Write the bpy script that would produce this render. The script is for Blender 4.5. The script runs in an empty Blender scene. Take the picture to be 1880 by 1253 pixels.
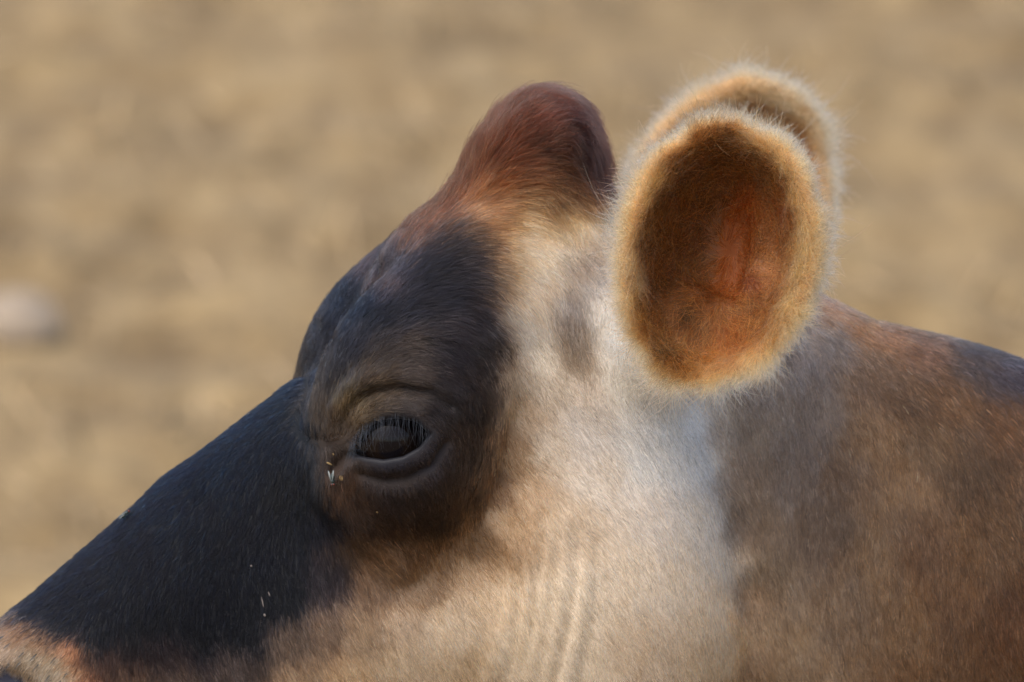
import bpy, math, random
import numpy as np
from mathutils import Vector, Matrix

# ------------------------------------------------------------------ camera, sky, sun, exposure
SC = bpy.context.scene
PITCH = math.radians(16.0)          # the camera looks down by this much
DIST = 3.33                         # metres from the camera to the middle of the head
S = 0.6 / 1880.0                    # metres per photograph pixel at that distance
O_W = np.array([0.0, 0.0, 1.32])    # middle of the head in the world
FWD = np.array([0.0, math.cos(PITCH), -math.sin(PITCH)])
UP = np.array([0.0, math.sin(PITCH), math.cos(PITCH)])
RT = np.array([1.0, 0.0, 0.0])
CAM = O_W - DIST * FWD

cam_d = bpy.data.cameras.new("camera")
cam = bpy.data.objects.new("camera", cam_d)
SC.collection.objects.link(cam)
SC.camera = cam
cam.location = CAM
cam.rotation_euler = (math.pi / 2 - PITCH, 0, 0)
cam_d.sensor_width = 36.0
cam_d.lens = 36.0 * DIST / 0.6
cam_d.clip_end = 600
cam_d.clip_start = 0.05
cam_d.dof.use_dof = True
cam_d.dof.focus_distance = DIST - 0.11
cam_d.dof.aperture_fstop = 6.2
cam_d.dof.aperture_blades = 9

SUN_EL, SUN_AZ = math.radians(58), math.radians(218)   # azimuth clockwise from +Y
world = bpy.data.worlds.new("World")
SC.world = world
world.use_nodes = True
nt = world.node_tree
sky = nt.nodes.new("ShaderNodeTexSky")
sky.sky_type = 'NISHITA'
sky.sun_disc = False
sky.sun_elevation = SUN_EL
sky.sun_rotation = SUN_AZ
sky.dust_density = 3.5
bg = nt.nodes["Background"]
bg.inputs[1].default_value = 0.15
nt.links.new(sky.outputs[0], bg.inputs[0])

sun_d = bpy.data.lights.new("sun", 'SUN')
sun_d.energy = 1.5
sun_d.angle = math.radians(40)
sun_d.color = (1.0, 0.955, 0.88)
sun = bpy.data.objects.new("sun", sun_d)
SC.collection.objects.link(sun)
sd = Vector((math.sin(SUN_AZ) * math.cos(SUN_EL), math.cos(SUN_AZ) * math.cos(SUN_EL), math.sin(SUN_EL)))
sun.rotation_euler = sd.to_track_quat('Z', 'Y').to_euler()
sun.location = (-4, -4, 9)

SC.view_settings.view_transform = 'Standard'
SC.view_settings.look = 'None'
SC.view_settings.exposure = 0.97
SC.view_settings.gamma = 1.0
SC.cycles.max_bounces = 10
SC.cycles.use_denoising = True
SC.cycles_curves.shape = 'RIBBONS'
SC.cycles_curves.subdivisions = 2

rng = np.random.default_rng(7)
HAIR = 1.0                          # density of the coat

# ------------------------------------------------------------------ coordinates
def to_world(u, v, w):
    u, v, w = np.broadcast_arrays(np.asarray(u, float), np.asarray(v, float), np.asarray(w, float))
    return O_W + u[..., None] * RT + v[..., None] * UP + w[..., None] * FWD

def cam_uvw(P):
    Q = P - O_W
    return Q @ RT, Q @ UP, Q @ FWD

def norm(v):
    v = np.asarray(v, float)
    return v / np.maximum(np.linalg.norm(v, axis=-1, keepdims=True), 1e-12)

SU = norm([-0.125, 0.115, 1.0])                       # across the head, towards its far side (camera axes)
SW = norm(SU[0] * RT + SU[1] * UP + SU[2] * FWD)    # the same in the world
P1 = norm(RT - (RT @ SW) * SW)                      # in the head's own middle plane, along the picture
P2 = np.cross(SW, P1)
if P2 @ UP < 0: P2 = -P2

def A(px, py, t):
    """a point at lateral distance t from the head's middle plane (negative is the near side)"""
    px, py, t = (np.asarray(a, float) for a in (px, py, t))
    u0 = (px - 940) * S; v0 = (626.5 - py) * S
    w = (t - u0 * SU[0] - v0 * SU[1]) / (SU[2] + (u0 * SU[0] + v0 * SU[1]) / DIST)
    f = 1 + w / DIST
    return to_world(u0 * f, v0 * f, w)

def pix(P):
    u, v, w = cam_uvw(P)
    f = 1 + w / DIST
    return 940 + u / f / S, 626.5 - v / f / S

def lat(P):
    return (P - O_W) @ SW

def mirror(P):
    return P - 2 * lat(P)[..., None] * SW

# ------------------------------------------------------------------ value noise
_tab = rng.random(8192)
def vnoise(P, scale):
    Q = P / scale + 1000.0
    I = np.floor(Q).astype(np.int64); F = Q - I
    F = F * F * (3 - 2 * F)
    def h(i, j, k): return _tab[(i * 73856093 ^ j * 19349663 ^ k * 83492791) & 8191]
    i, j, k = I[:, 0], I[:, 1], I[:, 2]
    x, y, z = F[:, 0], F[:, 1], F[:, 2]
    c = 0
    for a in (0, 1):
        for b in (0, 1):
            for d in (0, 1):
                c = c + h(i + a, j + b, k + d) * (x if a else 1 - x) * (y if b else 1 - y) * (z if d else 1 - z)
    return c * 2 - 1

# ------------------------------------------------------------------ the cow as a signed distance field
PRIMS = []

def prim(f, c, R, k=0.02, op='add'):
    PRIMS.append((f, np.asarray(c, float), R, k, op))

def ell(c, axes, r, k=0.02, op='add', twin=False):
    c = np.asarray(c, float); M = np.asarray(axes, float); r = np.asarray(r, float)
    def f(P):
        q = (P - c) @ M.T / r
        k0 = np.linalg.norm(q, axis=1)
        k1 = np.linalg.norm(q / r, axis=1)
        return k0 * (k0 - 1) / np.maximum(k1, 1e-9)
    prim(f, c, r.max(), k, op)
    if twin:
        M2 = M - 2 * np.outer(M @ SW, SW)
        ell(mirror(c[None])[0], M2, r, k, op)

def E(px, py, t, rx, ry, rt, ang=0, k=0.02, op='add', twin=True):
    """ellipsoid: in-plane radii in pixels, lateral radius in metres, turned by ang degrees"""
    a = math.radians(ang)
    a1 = math.cos(a) * P1 + math.sin(a) * P2
    a2 = -math.sin(a) * P1 + math.cos(a) * P2
    ell(A(px, py, t), [a1, a2, SW], [rx * S, ry * S, rt], k, op, twin)

def cone(a, b, ra, rb, sx=1.0, k=0.02, op='add', axis=None, sxb=None):
    a = np.asarray(a, float); b = np.asarray(b, float)
    ax = SW if axis is None else np.asarray(axis, float)
    sxb = sx if sxb is None else sxb
    ba0 = b - a
    L0 = max(ba0 @ ba0, 1e-12)
    def f(P):
        q0 = P - a
        h = np.clip(q0 @ ba0 / L0, 0, 1)
        sc = sx + (sxb - sx) * h
        q = q0 - h[:, None] * ba0
        q = q + (1 / sc - 1)[:, None] * (q @ ax)[:, None] * ax
        return (np.linalg.norm(q, axis=1) - (ra + (rb - ra) * h)) * np.minimum(1, sc)
    prim(f, (a + b) / 2, np.linalg.norm(ba0) / 2 + max(ra, rb) * max(1, sx, sxb), k, op)

def chain(pts, rad, k=0.02, op='add', twin=False):
    """a tube through the points, as one primitive"""
    pts = np.asarray(pts, float)
    rad = np.broadcast_to(np.asarray(rad, float), (len(pts),))
    def f(P):
        d = np.full(len(P), 9.0)
        for i in range(len(pts) - 1):
            ba = pts[i + 1] - pts[i]; q = P - pts[i]
            h = np.clip(q @ ba / max(ba @ ba, 1e-12), 0, 1)
            d = np.minimum(d, np.linalg.norm(q - h[:, None] * ba, axis=1) - (rad[i] + (rad[i + 1] - rad[i]) * h))
        return d
    c = pts.mean(0)
    prim(f, c, np.linalg.norm(pts - c, axis=1).max() + rad.max(), k, op)
    if twin: chain(mirror(pts), rad, k, op)

def sdf(P, prims=None, margin=0.09):
    prims = PRIMS if prims is None else prims
    D = np.full(len(P), 1.0)
    for f, c, R, k, op in prims:
        m = np.einsum('ij,ij->i', P - c, P - c) < (R + margin) ** 2
        if not m.any(): continue
        d = f(P[m]); e = D[m]
        if op == 'add':
            h = np.maximum(k - np.abs(d - e), 0) / k
            D[m] = np.minimum(d, e) - h * h * k * 0.25
        else:
            d = -d
            h = np.maximum(k - np.abs(d - e), 0) / k
            D[m] = np.maximum(d, e) + h * h * k * 0.25
    return D

def hit(px, py):
    """where the camera's ray through that pixel meets the field built so far"""
    px = np.atleast_1d(np.asarray(px, float)); py = np.atleast_1d(np.asarray(py, float))
    ws = np.linspace(-0.30, 0.25, 551)
    u0 = (px - 940) * S; v0 = (626.5 - py) * S
    f = 1 + ws[None] / DIST
    P = to_world(u0[:, None] * f, v0[:, None] * f, np.broadcast_to(ws, f.shape) + 0 * u0[:, None])
    d = sdf(P.reshape(-1, 3)).reshape(len(px), -1)
    i = np.argmax(d < 0, axis=1)
    r = np.arange(len(px))
    return P[r, i]

def dist_px(n): return n * S

# --- head: bridge of the nose, muzzle, cheeks, skull
r = dist_px
cone(A(412, 1007, 0), A(628, 864, 0), r(168), r(186), 0.86, 0.004, sxb=0.92)
cone(A(117, 1239, 0), A(412, 1007, 0), r(149), r(168), 1.0, 0.004, sxb=0.86)
cone(A(-80, 1400, 0), A(117, 1239, 0), r(152), r(149), 1.05, 0.004)             # muzzle
cone(A(10, 1480, 0), A(560, 1340, 0), r(110), r(150), 0.95, 0.04)               # lower jaw
cone(A(300, 1290, 0), A(700, 1130, 0), r(170), r(250), 0.85, 0.04)              # side of the face
cone(A(700, 1130, 0), A(1020, 1050, 0), r(250), r(310), 0.85, 0.04)
E(915, 640, 0, 265, 300, 0.076, 0, 0.03, twin=False)                            # brain case
cone(A(700, 850, 0), A(885, 492, 0), r(126), r(104), 1.0, 0.010)                 # forehead
cone(A(896, 482, 0), A(998, 268, 0), r(126), r(98), 1.05, 0.012, sxb=1.45)
cone(A(838, 494, 0), A(942, 304, 0), r(60), r(66), 1.2, 0.014)
E(1035, 400, 0, 80, 120, 0.045, 0, 0.02, twin=False)                # poll knob
E(760, 728, -0.056, 176, 242, 0.066, -20, 0.011)
E(738, 880, -0.050, 150, 150, 0.052, -20, 0.030)                                # eye dome
E(880, 560, -0.05, 130, 130, 0.035, 0, 0.03)                                    # temple
E(1108, 1045, -0.034, 252, 420, 0.060, 9, 0.016)                               # jaw muscle
E(1080, 660, -0.032, 170, 230, 0.050, 0, 0.03)                                  # below the ear
# --- neck and body
cone(A(1395, 842, 0), A(1716, 1102, 0), r(322), r(450), 0.52, 0.012, sxb=0.58)
def W(x, y, z): return np.array([x, y, z])
n0 = A(1716, 1102, 0)
YA = np.array([0, 1.0, 0])
cone(n0, W(0.70, 0.10, 0.83), r(440), 0.22, 0.58, 0.03, sxb=0.75)
cone(W(0.70, 0.10, 0.83), W(0.98, 0.12, 0.88), 0.22, 0.30, 0.75, 0.05, axis=YA, sxb=0.78)
cone(W(0.98, 0.12, 0.88), W(1.75, 0.16, 0.86), 0.30, 0.35, 0.78, 0.06, axis=YA, sxb=0.92)
cone(W(1.75, 0.16, 0.86), W(2.08, 0.18, 0.94), 0.35, 0.24, 0.92, 0.10, axis=YA, sxb=0.95)
for sgn in (-1, 1):
    yf, yh = 0.12 + sgn * 0.13, 0.18 + sgn * 0.15
    for pts, rad in (([W(0.90, yf, 0.78), W(0.92, yf, 0.56), W(0.88, yf, 0.38), W(0.90, yf, 0.12), W(0.87, yf, 0.05)],
                      [0.13, 0.075, 0.05, 0.038, 0.05]),
                     ([W(2.02, yh, 0.86), W(1.92, yh, 0.62), W(2.10, yh, 0.42), W(2.04, yh, 0.12), W(2.01, yh, 0.05)],
                      [0.19, 0.12, 0.055, 0.038, 0.05])):
        for i in range(4): cone(pts[i], pts[i + 1], rad[i], rad[i + 1], 1, 0.03)
tl = [W(2.29, 0.18, 1.10), W(2.36, 0.18, 0.98), W(2.37, 0.18, 0.60), W(2.36, 0.18, 0.45)]
for i in range(3): cone(tl[i], tl[i + 1], [0.035, 0.028, 0.02][i], [0.028, 0.02, 0.035][i], 1, 0.03)

# --- skin folds round the eye, laid on the surface found so far
def on(pts, sink=0.0):
    pts = np.asarray(pts, float)
    return hit(pts[:, 0], pts[:, 1]) + sink * FWD
fold = on([(617, 800), (622, 768), (645, 731), (676, 707), (722, 694), (785, 700), (835, 725)], 0.0042)
bagline = on([(665, 872), (700, 884), (745, 880), (795, 853), (820, 815)], -0.0005)
crease = on([(628, 790), (637, 764), (655, 738), (682, 720), (722, 713), (788, 720), (825, 745)], -0.0006)
duct = on([(650, 829), (630, 838), (612, 858), (603, 872)], -0.0005)
upper = on([(652, 806), (662, 776), (690, 754), (728, 747), (770, 754), (797, 782)], 0.0032)
lower = on([(656, 838), (680, 848), (708, 852), (742, 846), (774, 828), (794, 804)], 0.0032)
chain(fold, [0.003, 0.005, 0.0055, 0.0055, 0.005, 0.004, 0.003], 0.008, twin=True)
chain(upper, [0.003, 0.0045, 0.005, 0.005, 0.0045, 0.003], 0.008, twin=True)
chain(lower, [0.002, 0.0030, 0.0034, 0.0034, 0.0030, 0.002], 0.008, twin=True)
chain(crease, [0.001, 0.0018, 0.0024, 0.0024, 0.0022, 0.0018, 0.001], 0.005, 'sub', twin=True)
chain(bagline, [0.0005, 0.0010, 0.0012, 0.0010, 0.0005], 0.006, 'sub', twin=True)
chain(duct, [0.002, 0.003, 0.003, 0.001], 0.005, 'sub', twin=True)
for x0, y0, x1, y1, bow in ((985, 940, 925, 1300, 14), (1012, 960, 952, 1300, 16), (1040, 950, 985, 1300, 16), (1078, 1000, 1024, 1300, 12),
                            (945, 1010, 893, 1300, 12), (905, 1160, 868, 1320, 6)):
    tt = np.linspace(0, 1, 9)
    px_ = x0 + (x1 - x0) * tt + bow * 4 * tt * (1 - tt); py_ = y0 + (y1 - y0) * tt
    chain(on(np.stack([px_, py_], 1), 0.0027), 0.0008 + (0.0018 + 0.00006 * bow) * np.minimum(1, tt * 2.5) * (0.85 + 0.15 * np.sin(9 * tt + x0)), 0.006, twin=True)
chain(on([(735, 1020), (660, 960), (610, 905)], 0.0085), 0.008, 0.014, twin=True)
# nostril
nz = on([(-15, 1262), (12, 1258), (30, 1268), (20, 1290)], 0.0)
chain(nz, 0.011, 0.008, 'sub', twin=True)

EYE_UP = np.array([(646, 832), (656, 810), (672, 787), (700, 772), (730, 768), (765, 775), (790, 798)], float)
EYE_LO = np.array([(646, 832), (670, 839), (705, 844), (740, 838), (770, 821), (790, 797)], float)
eye_s = hit([718], [803])[0]
T_EYE = float(lat(eye_s[None])[0])
EYE_R = 0.0235
EYE_C = A(718, 801, T_EYE + 0.0045 + EYE_R)
def lid_hole(P):
    x, y = pix(P)
    d = np.maximum(np.interp(x, EYE_UP[:, 0], EYE_UP[:, 1]) - y, y - np.interp(x, EYE_LO[:, 0], EYE_LO[:, 1])) * S * 0.8
    d = np.maximum(d, np.maximum(646 - x, x - 790) * S)
    return np.maximum(d, np.abs(lat(P) - T_EYE) - 0.03)
prim(lid_hole, eye_s, 0.05, 0.0025, 'sub')
prim(lambda P: lid_hole(mirror(P)), mirror(eye_s[None])[0], 0.05, 0.0025, 'sub')
N_HEAD = len(PRIMS)

# --- ears: cupped shells
class Ear: pass
def make_ear(c, a, n, Ra, Rb, Cd, th, base, head, rs, seed):
    e = Ear()
    e.n = norm(n); e.a = norm(a - (a @ e.n) * e.n); e.b = np.cross(e.a, e.n)   # n: opening, a: towards the tip
    e.c = np.asarray(c, float); e.r = np.array([Rb, Ra, Cd]); e.th = th
    e.M = np.stack([e.b, e.a, e.n])
    def bowl(P):
        """distance from the cup's middle surface (negative inside the cup), and local coordinates"""
        q = (P - e.c) @ e.M.T
        th_ = np.arctan2(q[:, 1] / e.r[1], q[:, 0] / e.r[0])
        wob = 1 + 0.025 * np.sin(2 * th_ + seed) + 0.022 * np.sin(3 * th_ + 2 * seed) + 0.012 * np.sin(7 * th_ + 3 * seed)
        x, y = q[:, 0] / e.r[0] / wob, q[:, 1] / e.r[1] / wob
        fv = x * x + y * y - 1 - q[:, 2] / e.r[2]
        g = np.sqrt((2 * x / e.r[0]) ** 2 + (2 * y / e.r[1]) ** 2 + (1 / e.r[2]) ** 2)
        rim = q[:, 2] - 0.004 - 0.007 * np.sin(2 * th_ + 1.0 + seed) * np.minimum(1, x * x + y * y)
        return fv / g, q, rim
    e.bowl = bowl
    def f(P):
        d, q, g = bowl(P)
        d = np.abs(d) - th
        k = 0.006; h = np.maximum(k - np.abs(d - g), 0) / k
        return np.maximum(d, g) + h * h * k * 0.25
    e.f = f
    cone(base, head, rs[0], rs[1], 1, 0.02)
    prim(f, c, max(Ra, Rb), 0.010)
    return e
vec = lambda u, v, w: u * RT + v * UP + w * FWD
EAR1 = make_ear(A(1320, 464, -0.150), vec(0.16, 0.98, 0.02), vec(-0.16, -0.06, -1.0), r(234), r(150), 0.058, 0.0036,
                A(1262, 590, -0.108), A(1165, 640, -0.045), (0.020, 0.035), 0.6)
EAR2 = make_ear(A(1344, 384, 0.170), vec(0.40, 0.90, 0.0), vec(0.05, -0.15, -1.0), r(246), r(180), 0.054, 0.0040,
                A(1290, 520, 0.110), A(1150, 600, 0.045), (0.022, 0.035), 2.1)
# folds inside the cup of the near ear
def ear1_px(px, py, depth):
    """a point in the near ear's cup under a pixel, depth metres behind its rim plane"""
    P0 = A(px, py, -0.150)
    return P0 - ((P0 - EAR1.c) @ EAR1.n) * EAR1.n - depth * EAR1.n
chain([ear1_px(1395, 380, .048), ear1_px(1400, 470, .046), ear1_px(1372, 545, .040)], [0.008, 0.010, 0.007], 0.012)
chain([ear1_px(1345, 620, .030), ear1_px(1325, 585, .034)], [0.011, 0.009], 0.010)
chain([ear1_px(1290, 400, .056), ear1_px(1300, 520, .054)], [0.004, 0.005], 0.010)

# ------------------------------------------------------------------ surface nets
def mesh_field(lo, hi, h):
    n = np.ceil((hi - lo) / h).astype(int) + 1
    D = np.full(n, 1.0, np.float32)
    cs = 5                                           # coarse block
    nb = np.ceil(n / cs).astype(int)
    ii = np.stack(np.meshgrid(*[np.arange(b) for b in nb], indexing='ij'), -1).reshape(-1, 3)
    cen = lo + (ii * cs + (cs - 1) / 2) * h
    dc = sdf(cen, margin=0.12)
    near = ii[np.abs(dc) < cs * h * 1.35 + 0.012]
    inside = ii[(dc < 0) & ~(np.abs(dc) < cs * h * 1.35 + 0.012)]
    for b in inside:
        D[b[0]*cs:(b[0]+1)*cs, b[1]*cs:(b[1]+1)*cs, b[2]*cs:(b[2]+1)*cs] = -1.0
    off = np.stack(np.meshgrid(*[np.arange(cs)] * 3, indexing='ij'), -1).reshape(-1, 3)
    g = (near[:, None, :] * cs + off[None]).reshape(-1, 3)
    g = g[(g < n).all(1)]
    D[g[:, 0], g[:, 1], g[:, 2]] = sdf(lo + g * h)
    neg = D < 0
    cells = np.zeros(n - 1, np.uint8)
    for a in (0, 1):
        for b in (0, 1):
            for c in (0, 1):
                cells += neg[a:n[0]-1+a, b:n[1]-1+b, c:n[2]-1+c]
    act = np.argwhere((cells > 0) & (cells < 8))
    idx = np.full(n - 1, -1, np.int64)
    idx[act[:, 0], act[:, 1], act[:, 2]] = np.arange(len(act))
    corner = {}
    for a in (0, 1):
        for b in (0, 1):
            for c in (0, 1):
                corner[a, b, c] = D[act[:, 0] + a, act[:, 1] + b, act[:, 2] + c].astype(float)
    acc = np.zeros((len(act), 3)); cnt = np.zeros(len(act))
    keys = list(corner)
    for p in keys:
        for ax in range(3):
            if p[ax] == 0:
                q = list(p); q[ax] = 1; q = tuple(q)
                d0, d1 = corner[p], corner[q]
                m = (d0 < 0) != (d1 < 0)
                t = np.where(m, d0 / np.where(m, d0 - d1, 1), 0)
                pt = np.tile(np.array(p, float), (len(act), 1)); pt[:, ax] = t
                acc[m] += pt[m]; cnt[m] += 1
    V = lo + (act + acc / cnt[:, None]) * h
    quads = []
    for ax in range(3):
        o1, o2 = [(1, 2), (2, 0), (0, 1)][ax]
        sl0 = [slice(1, n[k] - 1) for k in range(3)]
        sl0[ax] = slice(0, n[ax] - 1); sl1 = list(sl0); sl1[ax] = slice(1, n[ax])
        a0, a1 = neg[tuple(sl0)], neg[tuple(sl1)]
        e = np.argwhere(a0 != a1)
        flip = a0[e[:, 0], e[:, 1], e[:, 2]]
        base = e.copy()
        for k in range(3):
            if k != ax: base[:, k] += 1
        def ci(d1, d2):
            c = base.copy(); c[:, o1] -= d1; c[:, o2] -= d2
            return idx[c[:, 0], c[:, 1], c[:, 2]]
        q = np.stack([ci(1, 1), ci(0, 1), ci(0, 0), ci(1, 0)], 1)
        q[~flip] = q[~flip][:, ::-1]
        quads.append(q)
    F = np.concatenate(quads)
    return V, F[(F >= 0).all(1)]

def gradient(P, e=0.0012):
    G = np.zeros_like(P)
    for k in ((1, -1, -1), (-1, -1, 1), (-1, 1, -1), (1, 1, 1)):
        kv = np.array(k, float)
        G += kv * sdf(P + e * kv, margin=0.04)[:, None]
    return G / (4 * e)

def project(P, n=3):
    for _ in range(n):
        d = sdf(P, margin=0.04); G = gradient(P)
        g2 = np.maximum((G * G).sum(1), 0.2)
        st = d[:, None] * G / g2[:, None]
        ln = np.linalg.norm(st, axis=1, keepdims=True)
        P = P - st * np.minimum(1, 0.004 / np.maximum(ln, 1e-9))
    return P

def subdivide(V, F, sel):
    """split the chosen quads in four (triangles and quads fill the border)"""
    q = F
    edges = np.concatenate([q[:, [i, (i + 1) % 4]] for i in range(4)])
    es = np.sort(edges, 1)
    key = es[:, 0] * len(V) + es[:, 1]
    uniq, inv = np.unique(key, return_inverse=True)
    nf = len(q)
    split = np.zeros(len(uniq), bool)
    inv4 = inv.reshape(4, nf).T
    split[inv4[sel].ravel()] = True
    mid = np.full(len(uniq), -1, np.int64)
    mid[split] = len(V) + np.arange(split.sum())
    ua, ub = uniq // len(V), uniq % len(V)
    newV = [V, (V[ua[split]] + V[ub[split]]) / 2]
    cid = len(V) + split.sum() + np.arange(sel.sum())
    newV.append(V[q[sel]].mean(1))
    m = mid[inv4]
    out = []
    qs, ms = q[sel], m[sel]
    for i in range(4):
        out.append(np.stack([qs[:, i], ms[:, i], cid, ms[:, (i - 1) % 4]], 1))
    rest = q[~sel]; mr = m[~sel]
    has = (mr >= 0)
    out.append(rest[~has.any(1)])
    ngons = []
    for f, mm in zip(rest[has.any(1)], mr[has.any(1)]):
        poly = []
        for i in range(4):
            poly.append(int(f[i]))
            if mm[i] >= 0: poly.append(int(mm[i]))
        ngons.append(poly)
    return np.concatenate(newV), np.concatenate(out), ngons

V, F = mesh_field(np.array([-0.48, -0.34, -0.03]), np.array([2.46, 0.52, 1.54]), 0.0046)
V = project(V, 2)
NG = []
def refine(test):
    global V, F, NG
    n0 = len(V)
    sel = test(V[F].mean(1))
    V, F, ng = subdivide(V, F, sel)
    NG += ng
    V[n0:] = project(V[n0:], 3)
def head_near(P):
    x, y = pix(P)
    return (lat(P) < 0.02) & (x > 450) & (x < 1100) & (y > 420) & (y < 1253) | (np.linalg.norm(P - EAR1.c, axis=1) < 0.10) | (np.linalg.norm(P - EAR2.c, axis=1) < 0.10)
refine(head_near)
refine(lambda P: np.linalg.norm(P - eye_s, axis=1) < 0.045)

body_me = bpy.data.meshes.new("cow")
polys = [list(map(int, f)) for f in F] + NG
body_me.from_pydata(V.tolist(), [], polys)
body_me.validate()
body_me.polygons.foreach_set('use_smooth', [True] * len(body_me.polygons))
body_me.update()
cow = bpy.data.objects.new("cow", body_me)
SC.collection.objects.link(cow)
cow["label"] = "brown cow with dark face, cream forehead and rusty poll seen in profile"
cow["category"] = "cow"

# ------------------------------------------------------------------ materials
def srgb(c):
    c = np.asarray(c, float) / 255.0
    return np.where(c <= 0.04045, c / 12.92, ((c + 0.055) / 1.055) ** 2.4)

def new_mat(name):
    m = bpy.data.materials.new(name); m.use_nodes = True
    return m, m.node_tree, m.node_tree.nodes["Principled BSDF"]

def attr(tree, name):
    n = tree.nodes.new("ShaderNodeAttribute"); n.attribute_name = name
    return n

M_SKIN, t_, p_ = new_mat("hide")
t_.links.new(attr(t_, "skin_color").outputs["Color"], p_.inputs["Base Color"])
p_.inputs["Specular IOR Level"].default_value = 0.25
t_.links.new(attr(t_, "skin_rough").outputs["Fac"], p_.inputs["Roughness"])
_n = t_.nodes.new("ShaderNodeTexNoise"); _n.inputs["Scale"].default_value = 900
_tc = t_.nodes.new("ShaderNodeTexCoord"); t_.links.new(_tc.outputs["Object"], _n.inputs["Vector"])
_b = t_.nodes.new("ShaderNodeBump"); _b.inputs["Strength"].default_value = 0.35; _b.inputs["Distance"].default_value = 0.0006
t_.links.new(_n.outputs["Fac"], _b.inputs["Height"]); t_.links.new(_b.outputs["Normal"], p_.inputs["Normal"])

def hair_mat(name, rough=0.38, radial=0.5, coat=0.0):
    m = bpy.data.materials.new(name); m.use_nodes = True
    t = m.node_tree
    t.nodes.remove(t.nodes["Principled BSDF"])
    h = t.nodes.new("ShaderNodeBsdfHairPrincipled")
    h.inputs["Roughness"].default_value = rough
    h.inputs["Radial Roughness"].default_value = radial
    h.inputs["Coat"].default_value = coat
    h.inputs["IOR"].default_value = 1.22
    h.inputs["Random Roughness"].default_value = 0.2
    t.links.new(attr(t, "hair_color").outputs["Color"], h.inputs["Color"])
    t.links.new(h.outputs[0], t.nodes["Material Output"].inputs["Surface"])
    return m
M_HAIR = hair_mat("short_hair")
M_LONG = hair_mat("ear_hair", 0.35, 0.55)

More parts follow.
